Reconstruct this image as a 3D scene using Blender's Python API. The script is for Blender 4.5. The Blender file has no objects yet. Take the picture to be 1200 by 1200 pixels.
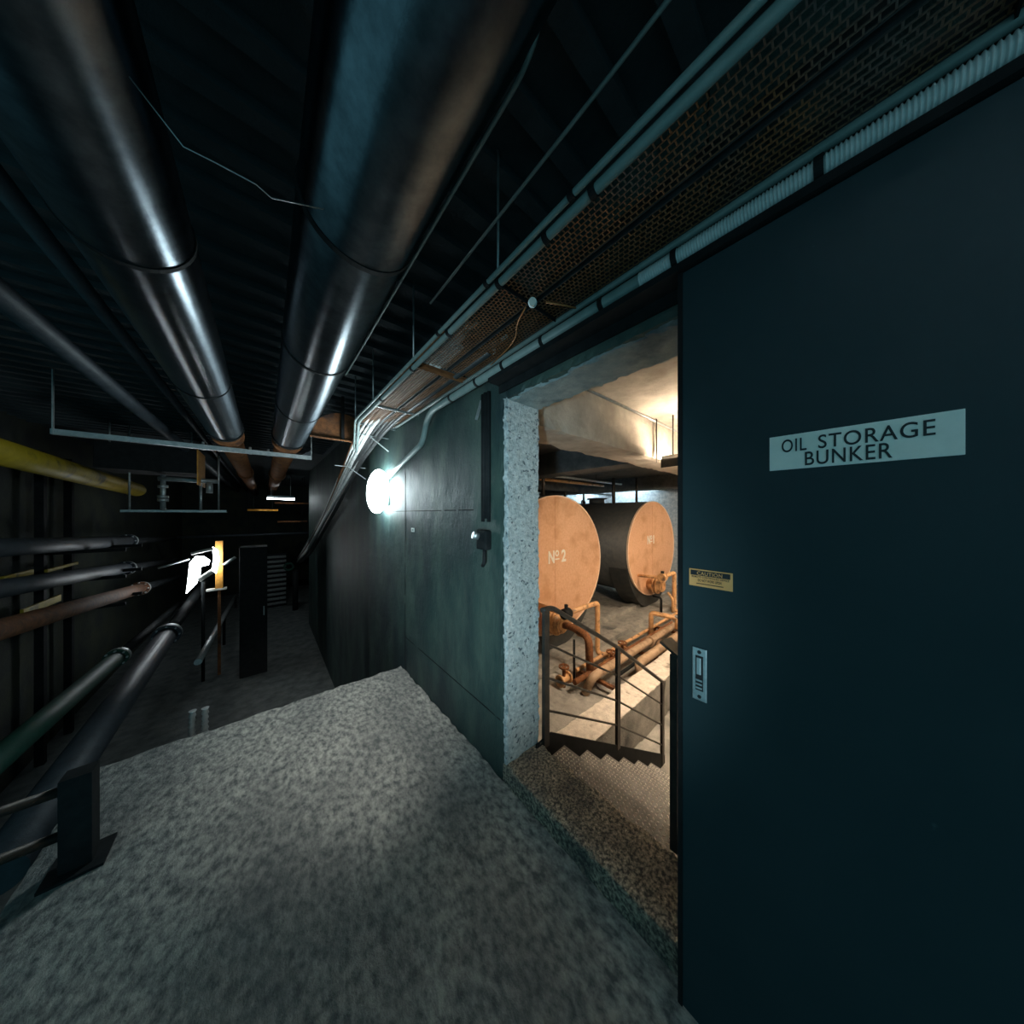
import bpy, bmesh, math, random
from mathutils import Vector, Matrix, noise
random.seed(7)
S = bpy.context.scene
C = S.collection
# ---------------------------------------------------------------- camera
# world: +Y runs down the tunnel, +X points at the bunker wall, z = 0 is eye height
YAW = math.atan(290 / 340)
cam_d = bpy.data.cameras.new('camera'); cam = bpy.data.objects.new('camera', cam_d); C.objects.link(cam)
cam_d.sensor_width = 36; cam_d.lens = 340 / 1200 * 36; cam_d.shift_y = 2 / 1200
cam_d.clip_start = 0.02
cam.location = (0, 0, 0); cam.rotation_euler = (math.pi / 2, 0, -YAW)
S.camera = cam
# ---------------------------------------------------------------- world, exposure
w = bpy.data.worlds.new('world'); S.world = w; w.use_nodes = True
bg = w.node_tree.nodes['Background']; bg.inputs[0].default_value = (.18, .50, .60, 1); bg.inputs[1].default_value = .66
S.view_settings.view_transform = 'Standard'; S.view_settings.look = 'None'
S.view_settings.exposure = 0; S.view_settings.gamma = 1; S.view_settings.use_curve_mapping = False
# unseen fill spot added behind the camera's left shoulder, no lamp body
FILL_POS = Vector((-1.25, -.75, -.55))
ld = bpy.data.lights.new('unseen_fill_beam', 'SPOT'); ld.energy = 340; ld.color = (.62, .90, 1.0)
ld.spot_size = math.radians(50); ld.spot_blend = .9; ld.shadow_soft_size = .07
fill_spot = bpy.data.objects.new('unseen_fill_beam', ld); C.objects.link(fill_spot); fill_spot.location = FILL_POS
fill_spot.rotation_euler = (Vector((1.05, 1.62, -.2)) - FILL_POS).to_track_quat('-Z', 'Y').to_euler()
# unseen spot added behind the camera to brighten the platform edge
ld2 = bpy.data.lights.new('added_floor_beam', 'SPOT'); ld2.energy = 640; ld2.color = (1.0, .97, .90)
ld2.spot_size = math.radians(31); ld2.spot_blend = 1.0; ld2.shadow_soft_size = .07
floor_spot = bpy.data.objects.new('added_floor_beam', ld2); C.objects.link(floor_spot); floor_spot.location = (.45, -.95, 1.15)
floor_spot.rotation_euler = (Vector((.36, 2.8, -1.53)) - floor_spot.location).to_track_quat('-Z', 'Y').to_euler()
CORR_LAMP, TUBE_WARM, TUBE_COOL, REFLECTION_GLOW, BATTEN = 50, 700, 190, 20, 48

# ---------------------------------------------------------------- materials
def nodes(m):
    m.use_nodes = True
    nt = m.node_tree
    return nt, nt.nodes['Principled BSDF']
def mat(name, a, b=None, rough=.6, metal=0, scale=6, bump=.0, bscale=40, spread=(.35, .65), c=None, cscale=1.5, cspread=(.5, .7), spec=.5, stretch=(1, 1, 1)):
    m = bpy.data.materials.new(name); nt, p = nodes(m); N, L = nt.nodes, nt.links
    p.inputs['Roughness'].default_value = rough; p.inputs['Metallic'].default_value = metal
    p.inputs['Specular IOR Level'].default_value = spec
    tc = N.new('ShaderNodeTexCoord'); mp = N.new('ShaderNodeMapping'); mp.inputs['Scale'].default_value = stretch
    L.new(tc.outputs['Object'], mp.inputs[0])
    if b is None: b = a
    nz = N.new('ShaderNodeTexNoise'); nz.inputs['Scale'].default_value = scale; nz.inputs['Detail'].default_value = 8; nz.inputs['Roughness'].default_value = .65
    L.new(mp.outputs[0], nz.inputs['Vector'])
    r = N.new('ShaderNodeValToRGB'); e = r.color_ramp.elements
    e[0].position, e[1].position = spread; e[0].color = (*a, 1); e[1].color = (*b, 1)
    L.new(nz.outputs[0], r.inputs[0]); out = r.outputs[0]
    if c is not None:
        n2 = N.new('ShaderNodeTexNoise'); n2.inputs['Scale'].default_value = cscale; n2.inputs['Detail'].default_value = 6
        L.new(mp.outputs[0], n2.inputs['Vector'])
        r2 = N.new('ShaderNodeValToRGB'); r2.color_ramp.elements[0].position, r2.color_ramp.elements[1].position = cspread
        L.new(n2.outputs[0], r2.inputs[0])
        mx = N.new('ShaderNodeMix'); mx.data_type = 'RGBA'
        L.new(r2.outputs[0], mx.inputs[0]); L.new(out, mx.inputs[6]); mx.inputs[7].default_value = (*c, 1); out = mx.outputs[2]
    L.new(out, p.inputs['Base Color'])
    if bump:
        n3 = N.new('ShaderNodeTexNoise'); n3.inputs['Scale'].default_value = bscale; n3.inputs['Detail'].default_value = 6; n3.inputs['Roughness'].default_value = .7
        L.new(mp.outputs[0], n3.inputs['Vector'])
        bp = N.new('ShaderNodeBump'); bp.inputs['Strength'].default_value = bump; bp.inputs['Distance'].default_value = .02
        L.new(n3.outputs[0], bp.inputs['Height']); L.new(bp.outputs[0], p.inputs['Normal'])
    return m
def glow(name, col, strength):
    m = bpy.data.materials.new(name); nt, p = nodes(m)
    p.inputs['Base Color'].default_value = (.8, .8, .8, 1)
    p.inputs['Emission Color'].default_value = (*col, 1); p.inputs['Emission Strength'].default_value = strength
    return m
M = dict(
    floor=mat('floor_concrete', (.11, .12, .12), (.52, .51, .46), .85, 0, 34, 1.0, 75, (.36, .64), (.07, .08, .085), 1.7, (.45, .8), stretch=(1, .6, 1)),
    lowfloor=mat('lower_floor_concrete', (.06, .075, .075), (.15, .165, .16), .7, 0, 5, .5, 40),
    wall=mat('green_painted_concrete', (.015, .042, .040), (.062, .098, .080), .6, 0, 5, .45, 30, (.35, .7), (.012, .026, .03), 2.6, (.42, .66), stretch=(1, 1, .45)),
    jamb=mat('bare_concrete', (.30, .37, .39), (.66, .70, .70), .9, 0, 40, 1.0, 70, (.34, .62), (.10, .13, .15), 42, (.60, .67)),
    lintel=mat('lintel_concrete', (.16, .23, .25), (.30, .36, .36), .9, 0, 12, .9, 45, (.3, .65), (.09, .13, .15), 5, (.55, .7)),
    agg=mat('exposed_aggregate', (.10, .092, .08), (.66, .57, .43), .85, 0, 70, 1.0, 90, (.42, .62), (.06, .065, .07), 5, (.45, .75)),
    dusty=mat('dusty_pipe', (.33, .22, .13), (.46, .32, .21), .6, 0, 16, .15, 60, (.3, .7), (.20, .12, .07), 9, (.5, .7)),
    rustdark=mat('shaded_rust', (.05, .022, .010), (.13, .05, .018), .8, 0, 14, .3, 60),  # darker rust copy, shade of the dim left side put into colour
    shaded=mat('shaded_concrete', (.05, .06, .065), (.10, .11, .115), .9, 0, 6, .3, 40),  # shade above the tanks put into the concrete colour
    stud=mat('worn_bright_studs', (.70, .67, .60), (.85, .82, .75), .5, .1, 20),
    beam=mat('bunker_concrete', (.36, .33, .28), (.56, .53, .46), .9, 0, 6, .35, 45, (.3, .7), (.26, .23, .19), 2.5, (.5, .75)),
    bfloor=mat('bunker_floor_concrete', (.16, .16, .15), (.36, .34, .30), .85, 0, 6, .6, 40, (.3, .7), (.09, .09, .09), 3, (.55, .7)),
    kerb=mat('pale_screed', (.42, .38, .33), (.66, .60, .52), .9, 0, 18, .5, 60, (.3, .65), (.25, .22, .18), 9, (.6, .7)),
    bwall=mat('bunker_wall_paint', (.22, .28, .31), (.42, .47, .50), .85, 0, 9, .6, 40),
    ceil=mat('dark_deck', (.021, .034, .040), (.044, .060, .066), .85, 0, 5, .3, 30),  # mottled near-black blue grey over the whole deck
    dark=mat('dark_wall', (.008, .014, .015), (.030, .036, .020), .9, 0, 2.2, .4, 20),
    door=mat('navy_door_paint', (.016, .036, .042), (.022, .043, .049), .75, 0, 3, .05, 60, (.3, .7), (.05, .08, .09), 26, (.74, .80), spec=.2),
    clad=mat('aluminium_cladding', (.085, .10, .115), (.15, .175, .20), .30, 1, 14, .05, 60),
    rust=mat('rusty_steel', (.12, .045, .016), (.27, .105, .035), .75, .2, 20, .4, 80, (.35, .65), (.06, .03, .02), 6, (.55, .7)),
    orange=mat('orange_primer', (.55, .22, .03), (.75, .36, .06), .6, 0, 14, .2, 60),
    tank=mat('ochre_tank_paint', (.60, .33, .18), (.72, .43, .27), .5, 0, 22, .12, 120, (.3, .7), (.46, .23, .10), 3, (.5, .8)),
    rim=mat('highlight_rim_edge', (.72, .50, .34), (.85, .64, .47), .45, 0, 22),  # paler than the end plate: rim highlight put into the colour
    tankdark=mat('tank_shell_black', (.020, .026, .028), (.045, .045, .042), .55, 0, 8, .1, 60),
    ochre=mat('ochre_pipe_paint', (.50, .26, .10), (.68, .40, .20), .5, 0, 20, .15, 80, (.3, .7), (.16, .09, .05), 9, (.55, .7)),
    steel=mat('galvanised_steel', (.34, .38, .39), (.52, .55, .55), .42, .7, 20, .1, 80),
    pvc=mat('grey_conduit', (.16, .22, .21), (.23, .28, .27), .45, 0, 12, .03, 80),
    hose=mat('grey_corrugated_hose', (.50, .56, .56), (.62, .66, .66), .5, 0, 30, .05, 80),
    black=mat('black_steel', (.008, .010, .011), (.016, .018, .019), .7, 0, 15, .1, 60, spec=.12),
    rail=mat('worn_black_rail', (.03, .03, .03), (.07, .06, .05), .45, .5, 18, .1, 60),
    plate=mat('worn_checker_plate', (.11, .105, .10), (.20, .19, .175), .6, .1, 12, .2, 80, (.3, .7), (.12, .11, .10), 8, (.55, .7)),
    sign=mat('brushed_sign_face', (.74, .76, .70), (.88, .88, .82), .6, 0, 9, 0, 40),
    ink=mat('sign_black', (.008, .010, .012), None, .6),
    brass=mat('brass_yellow_label', (.80, .36, .11), (.9, .45, .16), .5, .1, 20, 0, 40),
    nickel=mat('dull_nickel', (.42, .48, .50), (.6, .64, .65), .35, .8, 40, .05, 60),
    white=mat('white_paint', (.78, .76, .70), None, .6),
    yellow=mat('yellow_lagging', (.26, .19, .010), (.40, .29, .016), .5, 0, 10, .2, 40, (.3, .7), (.05, .045, .01), 5, (.55, .7)),
    bluepipe=mat('blue_grey_pipe', (.018, .024, .03), (.035, .045, .055), .55, .1, 9, .15, 40),
    greenpipe=mat('green_pipe', (.004, .035, .024), (.006, .05, .034), .6, 0, 9, .1, 40),
    cable=mat('cable_sheath', (.50, .50, .49), (.75, .74, .72), .5, 0, 14, .05, 60),
    cabledark=mat('dark_cable', (.02, .022, .024), (.05, .05, .05), .5, 0, 14, .05, 60),
    copper=mat('copper_wire', (.42, .16, .05), (.55, .22, .08), .5, .3, 20),
    mesh=mat('rusty_mesh', (.17, .078, .035), (.30, .135, .06), .6, .3, 16, .1, 60, (.35, .65), (.12, .12, .12), 3, (.5, .7)),
    globe=glow('lamp_globe', (.80, .96, 1.0), CORR_LAMP),
    tubewarm=glow('warm_tube', (1.0, .78, .56), TUBE_WARM),
    tubecool=glow('cool_tube', (.72, .90, 1.0), TUBE_COOL),
    reflectglow=glow('reflection_glow_face', (.86, .95, 1.0), REFLECTION_GLOW),  # white reflection given its own glow
    batten=glow('far_batten', (.85, .97, 1.0), BATTEN),
)

_nt, _p = M['clad'].node_tree, M['clad'].node_tree.nodes['Principled BSDF']
_tg = _nt.nodes.new('ShaderNodeTangent'); _tg.direction_type = 'RADIAL'; _tg.axis = 'Y'
_nt.links.new(_tg.outputs[0], _p.inputs['Tangent']); _p.inputs['Anisotropic'].default_value = .8; _p.inputs['Anisotropic Rotation'].default_value = .25
# ---------------------------------------------------------------- mesh helpers
class MB:
    def __init__(s): s.bm = bmesh.new()
    def box(s, x0, x1, y0, y1, z0, z1, bevel=0, mtx=None):
        r = bmesh.ops.create_cube(s.bm, size=1)
        vs = r['verts']
        for v in vs:
            v.co = Vector(((x0 + x1) / 2 + v.co.x * (x1 - x0), (y0 + y1) / 2 + v.co.y * (y1 - y0), (z0 + z1) / 2 + v.co.z * (z1 - z0)))
        if bevel:
            es = {e for v in vs for e in v.link_edges}
            rb = bmesh.ops.bevel(s.bm, geom=list(es), offset=bevel, segments=2, affect='EDGES', profile=.6)
            vs = list({v for f in rb['faces'] for v in f.verts} | {v for v in vs if v.is_valid})
        if mtx is not None:
            for v in vs: v.co = mtx @ v.co
        return s
    def tube(s, pts, r, seg=12, fillet=0, cap=True, radii=None):
        pts = [Vector(p) for p in pts]
        if fillet:
            q = [pts[0]]
            for a, b, c in zip(pts, pts[1:], pts[2:]):
                d1, d2 = (a - b), (c - b); k = min(fillet, d1.length * .49, d2.length * .49)
                p0, p2 = b + d1.normalized() * k, b + d2.normalized() * k
                for i in range(6):
                    t = i / 5; q.append(p0 * (1 - t) ** 2 + b * 2 * t * (1 - t) + p2 * t * t)
            q.append(pts[-1]); pts = q
        n = len(pts); T = []
        for i in range(n):
            t = (pts[min(i + 1, n - 1)] - pts[max(i - 1, 0)]).normalized(); T.append(t)
        up = Vector((0, 0, 1)) if abs(T[0].z) < .9 else Vector((1, 0, 0))
        u = T[0].cross(up).normalized(); rings = []
        for i in range(n):
            u = (u - T[i] * u.dot(T[i])).normalized(); v = T[i].cross(u)
            rr = radii[i] if radii else r
            rings.append([s.bm.verts.new(pts[i] + (u * math.cos(2 * math.pi * k / seg) + v * math.sin(2 * math.pi * k / seg)) * rr) for k in range(seg)])
        for a, b in zip(rings, rings[1:]):
            for k in range(seg):
                f = s.bm.faces.new((a[k], a[(k + 1) % seg], b[(k + 1) % seg], b[k])); f.smooth = True
        if cap:
            s.bm.faces.new(rings[0][::-1]); s.bm.faces.new(rings[-1])
        return s
    def cyl(s, p, q, r, seg=20): return s.tube([p, q], r, seg)
    def ring(s, c, axis, r, r2, t, seg=28):      # a flat collar round an axis
        c, axis = Vector(c), Vector(axis).normalized()
        up = Vector((0, 0, 1)) if abs(axis.z) < .9 else Vector((1, 0, 0)); u = axis.cross(up).normalized(); v = axis.cross(u); R = []
        for (rr, h) in ((r, -t / 2), (r2, -t / 2), (r2, t / 2), (r, t / 2)):
            R.append([s.bm.verts.new(c + axis * h + (u * math.cos(2 * math.pi * k / seg) + v * math.sin(2 * math.pi * k / seg)) * rr) for k in range(seg)])
        for i in range(4):
            a, b = R[i], R[(i + 1) % 4]
            for k in range(seg): s.bm.faces.new((a[k], a[(k + 1) % seg], b[(k + 1) % seg], b[k]))
        return s
    def poly(s, pts, ext):                        # closed outline pulled along ext
        ext = Vector(ext); a = [s.bm.verts.new(Vector(p)) for p in pts]; b = [s.bm.verts.new(Vector(p) + ext) for p in pts]
        s.bm.faces.new(a[::-1]); s.bm.faces.new(b); n = len(a)
        for i in range(n): s.bm.faces.new((a[i], a[(i + 1) % n], b[(i + 1) % n], b[i]))
        return s
    def ball(s, c, rx, ry, rz, rot=None, seg=20):
        r = bmesh.ops.create_uvsphere(s.bm, u_segments=seg, v_segments=seg // 2, radius=1)
        for v in r['verts']:
            p = Vector((v.co.x * rx, v.co.y * ry, v.co.z * rz))
            if rot is not None: p = rot @ p
            v.co = p + Vector(c)
            for f in v.link_faces: f.smooth = True
        return s
    def rough(s, x0, x1, y0, y1, z0, z1, step=.04, amp=.004, edge=.012, freq=9):
        lo, hi = Vector((x0, y0, z0)), Vector((x1, y1, z1)); vmap = {}
        n = [max(1, round((hi[i] - lo[i]) / step)) for i in range(3)]
        def vert(i, j, k):
            key = (i, j, k)
            if key in vmap: return vmap[key]
            p = Vector(lo[a] + (hi[a] - lo[a]) * key[a] / n[a] for a in range(3)) if False else Vector([lo[a] + (hi[a] - lo[a]) * key[a] / n[a] for a in range(3)])
            q = p + noise.noise_vector(p * freq) * amp
            ext = [a for a in range(3) if key[a] in (0, n[a])]
            if len(ext) >= 2:
                e = max(0, noise.noise(p * 23) + .25) * edge + max(0, noise.noise(p * 60)) * edge * .8
                for a in ext: q[a] += e if key[a] == 0 else -e
            v = s.bm.verts.new(q); vmap[key] = v; return v
        for a in range(3):
            b, c = (a + 1) % 3, (a + 2) % 3
            for side in (0, n[a]):
                for i in range(n[b]):
                    for j in range(n[c]):
                        quad = []
                        for di, dj in ((0, 0), (1, 0), (1, 1), (0, 1)):
                            key = [0, 0, 0]; key[a] = side; key[b] = i + di; key[c] = j + dj; quad.append(vert(*key))
                        s.bm.faces.new(quad if side else quad[::-1])
        return s
    def build(s, name, m, parent=None, **props):
        bmesh.ops.recalc_face_normals(s.bm, faces=s.bm.faces)
        me = bpy.data.meshes.new(name); s.bm.to_mesh(me); s.bm.free(); me.materials.append(M[m])
        o = bpy.data.objects.new(name, me); C.objects.link(o); o.parent = parent
        for k, v in props.items(): o[k] = v
        return o
def thing(name, label, cat, group=None, loc=(0, 0, 0)):
    o = bpy.data.objects.new(name, None); C.objects.link(o); o.location = loc; o.empty_display_size = .1
    o['label'] = label; o['category'] = cat
    if group: o['group'] = group
    return o
def struct(mb, name, m, label, cat, parent=None):
    o = mb.build(name, m, parent, kind='structure', label=label, category=cat); return o
def text(name, body, m, w_, h_, origin, ux, uz, depth=.002, parent=None, bold=0, spacing=1.0):
    """lettering w_ wide, h_ tall, lower left at origin, reading along ux, standing along uz"""
    cu = bpy.data.curves.new('t', 'FONT'); cu.body = body; cu.extrude = .01; cu.offset = bold; cu.space_character = spacing
    to = bpy.data.objects.new('t', cu); C.objects.link(to); bpy.context.view_layer.update()
    me = bpy.data.meshes.new_from_object(to.evaluated_get(bpy.context.evaluated_depsgraph_get()))
    bpy.data.objects.remove(to); bpy.data.curves.remove(cu)
    xs = [v.co.x for v in me.vertices]; ys = [v.co.y for v in me.vertices]
    x0, x1, y0, y1 = min(xs), max(xs), min(ys), max(ys)
    ux, uz, o = Vector(ux).normalized(), Vector(uz).normalized(), Vector(origin); nrm = ux.cross(uz)
    for v in me.vertices:
        p = v.co.copy()
        v.co = o + ux * ((p.x - x0) / (x1 - x0) * w_) + uz * ((p.y - y0) / (y1 - y0) * h_) + nrm * (p.z / .01 * depth)
    me.name = name; me.materials.clear(); me.materials.append(M[m])
    ob = bpy.data.objects.new(name, me); C.objects.link(ob); ob.parent = parent
    return ob
SY, CY = math.sin(YAW), math.cos(YAW)
def at(px, py, X=None, Y=None, Z=None):           # a point of the place, from its direction and one known distance
    u = px - 600; d = Vector((340 * SY + CY * u, 340 * CY - SY * u, 602 - py))
    k = X / d.x if X is not None else Y / d.y if Y is not None else Z / d.z
    return d * k

# ---------------------------------------------------------------- the setting
W, WT = 1.05, 1.31             # bunker wall, near and far face
FL, LOW, BF = -1.533, -3.62, -2.55   # platform, lower tunnel floor, bunker floor
CE, BC = 1.36, 1.11            # tunnel deck, bunker ceiling
JL, JR, LT, TH = 1.286, .29, .655, -1.43
EDGE = 2.96
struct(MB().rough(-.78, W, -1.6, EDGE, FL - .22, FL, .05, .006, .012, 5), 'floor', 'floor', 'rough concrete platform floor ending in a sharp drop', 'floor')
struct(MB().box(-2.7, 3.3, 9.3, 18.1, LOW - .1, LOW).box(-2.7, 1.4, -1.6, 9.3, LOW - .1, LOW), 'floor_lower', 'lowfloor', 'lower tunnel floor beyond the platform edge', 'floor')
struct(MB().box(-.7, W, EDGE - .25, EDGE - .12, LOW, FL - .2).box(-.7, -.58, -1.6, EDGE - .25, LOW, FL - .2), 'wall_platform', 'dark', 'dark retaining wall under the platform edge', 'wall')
wr = struct(MB().rough(W, WT, JL, 4.16, LOW, CE, .045, .003, .016), 'wall_right', 'wall', 'dark green concrete tunnel wall left of the doorway', 'wall')
MB().rough(W - .004, WT + .004, JL - .012, JL + .02, TH - .1, LT + .01, .012, .005, .022, 26).build('jamb_face', 'jamb', wr, label='pale rough chipped concrete jamb')
struct(MB().box(W + .06, WT + .06, 4.16, 11.6, LOW, CE), 'wall_right_far', 'wall', 'recessed green wall stretching down the lower tunnel', 'wall')
struct(MB().rough(W, WT, -2.2, JR, LOW, CE, .12, .003, .01), 'wall_right_near', 'wall', 'tunnel wall hidden behind the sliding door', 'wall')
wl = struct(MB().rough(W, WT, JR, JL, LT + .004, CE, .03, .003, .012, 14), 'wall_lintel', 'wall', 'dark concrete over the doorway with vertical board marks', 'wall')
for i in range(7):
    y = JR + .06 + i * .125
    MB().box(W - .006, W + .03, y, y + (.018 if i % 2 else .05), LT + .06, CE - .3).build('board_mark', 'wall', wl)
MB().rough(W + .012, WT + .004, JR - .02, JL + .01, LT - .004, LT + .05, .02, .006, .016, 18).build('lintel_soffit', 'lintel', wl, label='pitted pale underside of the lintel')
struct(MB().rough(W - .01, WT, JR - .05, JL + .02, FL - .15, TH, .018, .004, .010, 20), 'threshold', 'agg', 'raised rough concrete door sill', 'threshold')
cm = MB().box(-2.7, WT, -1.2, 9.3, CE, CE + .12).box(-2.7, 3.3, 9.3, 18.1, CE, CE + .12)
struct(cm, 'ceiling', 'ceil', 'black metal deck over the tunnel', 'ceiling')
cl = bpy.data.objects['ceiling']
rib = MB().box(-2.6, 1.0, -.03, .03, -.04, 0, 0).build('deck_rib', 'ceil', cl); rib.location = (0, -.9, CE)
for i in range(1, 44):
    o = rib.copy(); C.objects.link(o); o.parent = cl; o.location = (0, -.9 + i * .2, CE)
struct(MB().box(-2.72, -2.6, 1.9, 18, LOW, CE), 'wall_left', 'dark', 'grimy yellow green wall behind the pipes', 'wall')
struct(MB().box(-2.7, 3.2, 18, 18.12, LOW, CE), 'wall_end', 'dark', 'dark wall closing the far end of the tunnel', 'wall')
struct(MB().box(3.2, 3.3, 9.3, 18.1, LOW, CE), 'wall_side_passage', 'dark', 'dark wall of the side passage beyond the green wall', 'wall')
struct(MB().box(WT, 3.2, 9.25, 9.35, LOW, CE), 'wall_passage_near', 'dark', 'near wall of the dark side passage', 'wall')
# bunker shell
struct(MB().box(WT, 11.1, -1.6, 9.1, BF - .15, BF), 'floor_bunker', 'bfloor', 'sunken concrete floor of the tank bunker', 'floor')
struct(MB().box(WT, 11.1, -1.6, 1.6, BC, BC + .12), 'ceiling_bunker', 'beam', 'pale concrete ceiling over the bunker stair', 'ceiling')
struct(MB().box(WT, 11.1, 1.6, 9.1, BC, BC + .12), 'ceiling_tanks', 'shaded', 'concrete ceiling over the tanks coloured dark for its shade', 'ceiling')
struct(MB().box(WT, 11.1, 9, 9.1, BF, BC), 'wall_bunker_back', 'bwall', 'pale wall behind the oil tanks', 'wall')
struct(MB().box(11, 11.1, -1.6, 9, BF, BC), 'wall_bunker_right', 'bwall', 'blue grey wall right of the furthest tank', 'wall')
struct(MB().box(WT, 11, -1.7, -1.6, BF, BC), 'wall_bunker_front', 'beam', 'near wall of the tank bunker', 'wall')
struct(MB().box(WT, WT + .05, 4.16, 9, BF, BC), 'wall_bunker_left', 'bwall', 'bunker wall shared with the tunnel', 'wall')
bm_ = struct(MB().rough(WT, 11, 1.527, 1.94, .66, BC, .09, .004, .018, 6), 'beam', 'beam', 'deep concrete beam crossing the bunker above the kerb', 'beam')
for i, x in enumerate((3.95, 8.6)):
    struct(MB().box(x, x + .4, 1.94, 9, .72, BC), 'cross_beam', 'shaded', ['concrete cross beam behind the hanging tube light', 'concrete cross beam above the furthest tank'][i], 'beam')
struct(MB().box(WT, 11, 6.4, 6.75, .78, BC), 'ceiling_beam', 'shaded', 'long dark beam over the middle of the tanks', 'beam')
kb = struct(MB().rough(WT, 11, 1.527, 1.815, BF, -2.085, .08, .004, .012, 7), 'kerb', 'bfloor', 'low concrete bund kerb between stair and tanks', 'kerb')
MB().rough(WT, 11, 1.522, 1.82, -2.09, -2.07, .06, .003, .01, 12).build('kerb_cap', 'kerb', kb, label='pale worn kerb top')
for i, (a, b) in enumerate(((3.1, 3.3), (3.75, 3.95))):
    struct(MB().rough(2.2, 10.9, a, b, BF, BF + .09, .1, .005, .015, 6), 'tank_plinth', 'bfloor', ['narrow concrete plinth in front of the tanks', 'concrete plinth under the tank fronts'][i], 'plinth')

# ---------------------------------------------------------------- sliding door and its signs
DX = .97
dr = thing('door_1', 'large dark navy sliding steel door pushed open', 'door'); dr['kind'] = 'structure'
MB().box(DX, DX + .055, -1.5, .345, -1.5, .735, .004).build('door_leaf', 'door', dr)
MB().box(DX - .004, DX + .06, .335, .348, -1.5, .735).build('door_edge', 'black', dr)
y0, y1 = at(829, 790, X=DX).y, at(812, 790, X=DX).y; z1, z0 = at(820, 759, X=DX).z, at(820, 820, X=DX).z
fh = MB(); fh.box(DX - .006, DX, y0, y1, z0, z1, .002); fh = fh.build('flush_pull', 'nickel', dr, label='dull nickel recessed pull plate')
yc = (y0 + y1) / 2; hw = (y1 - y0) / 2
MB().box(DX - .0075, DX - .005, yc - hw * .52, yc + hw * .52, z0 + .03, z1 - .022).build('recess', 'ink', fh)
MB().box(DX - .013, DX - .006, yc - hw * .30, yc + hw * .34, z1 - .075, z1 - .026, .002).build('thumb_latch', 'nickel', fh)
for k in range(3): MB().box(DX - .011, DX - .006, yc - hw * .42, yc + hw * .42, z0 + .036 + k * .011, z0 + .041 + k * .011).build('recess_bar', 'nickel', fh)
for zz in (z0 + .012, z1 - .011): MB().cyl((DX - .008, yc, zz), (DX - .005, yc, zz), .005, 10).build('screw', 'ink', fh)
# track over the door
tk = thing('door_track', 'black steel sliding track above the navy door', 'track')
MB().box(DX - .01, W, -1.6, JL + .05, .742, .765).build('track_rail', 'black', tk)
MB().box(W - .012, W, -1.6, JL + .05, .70, .742).build('track_flange', 'black', tk)
for y in (.1, -.7): MB().box(DX + .01, DX + .04, y - .03, y + .03, .73, .76).build('hanger_bracket', 'black', dr)
# OIL STORAGE BUNKER
a, b = at(902, 532, X=DX), at(1131, 503, X=DX)
SX = DX - .003
za, zb = at(902, 552, X=SX).z, at(902, 513, X=SX).z
sg = thing('bunker_sign', 'wide silver sign reading OIL STORAGE BUNKER on the navy door', 'sign', loc=(0, 0, 0))
MB().box(SX, DX, b.y, a.y, za, zb, .0008).build('sign_plate', 'sign', sg)
UX, UZ = (0, -1, 0), (0, 0, 1); TX = SX - .0008
H = zb - za; L_ = a.y - b.y
def on_sign(body, x0, x1, z0, z1):
    text('lettering', body, 'ink', (x1 - x0) * L_, (z1 - z0) * H, (TX, a.y - x0 * L_, za + z0 * H), UX, UZ, .0006, sg, .006, 1.1)
on_sign('OIL', .085, .245, .50, .87); on_sign('STORAGE', .315, .885, .50, .87); on_sign('BUNKER', .235, .70, .07, .45)
# CAUTION
a, b = at(808, 675, X=DX), at(859, 681, X=DX); za, zb = at(808, 685, X=DX).z, at(808, 665.5, X=DX).z
cs = thing('caution_sign', 'small brass yellow CAUTION plate on the navy door', 'sign')
MB().box(SX, DX, b.y, a.y, za, zb, .0006).build('sign_plate', 'brass', cs)
H = zb - za; L_ = a.y - b.y
MB().box(TX, SX + .001, a.y - L_ * .95, a.y - L_ * .04, zb - H * .36, zb - H * .07).build('header_band', 'ink', cs)
def on_c(body, x0, x1, z0, z1, m='ink', off=0):
    text('lettering', body, m, (x1 - x0) * L_, (z1 - z0) * H, (TX - off, a.y - x0 * L_, za + z0 * H), UX, UZ, .0003, cs, .004, 1.1)
on_c('CAUTION', .2, .78, .68, .88, 'brass', .0006)
on_c('REMOTE CONTROLLED DEVICE', .07, .93, .50, .61); on_c('DO NOT WORK UPON', .22, .76, .29, .44)
MB().box(TX, SX + .001, a.y - L_ * .8, a.y - L_ * .18, za + H * .15, za + H * .19).build('rule_line', 'ink', cs)

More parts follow.
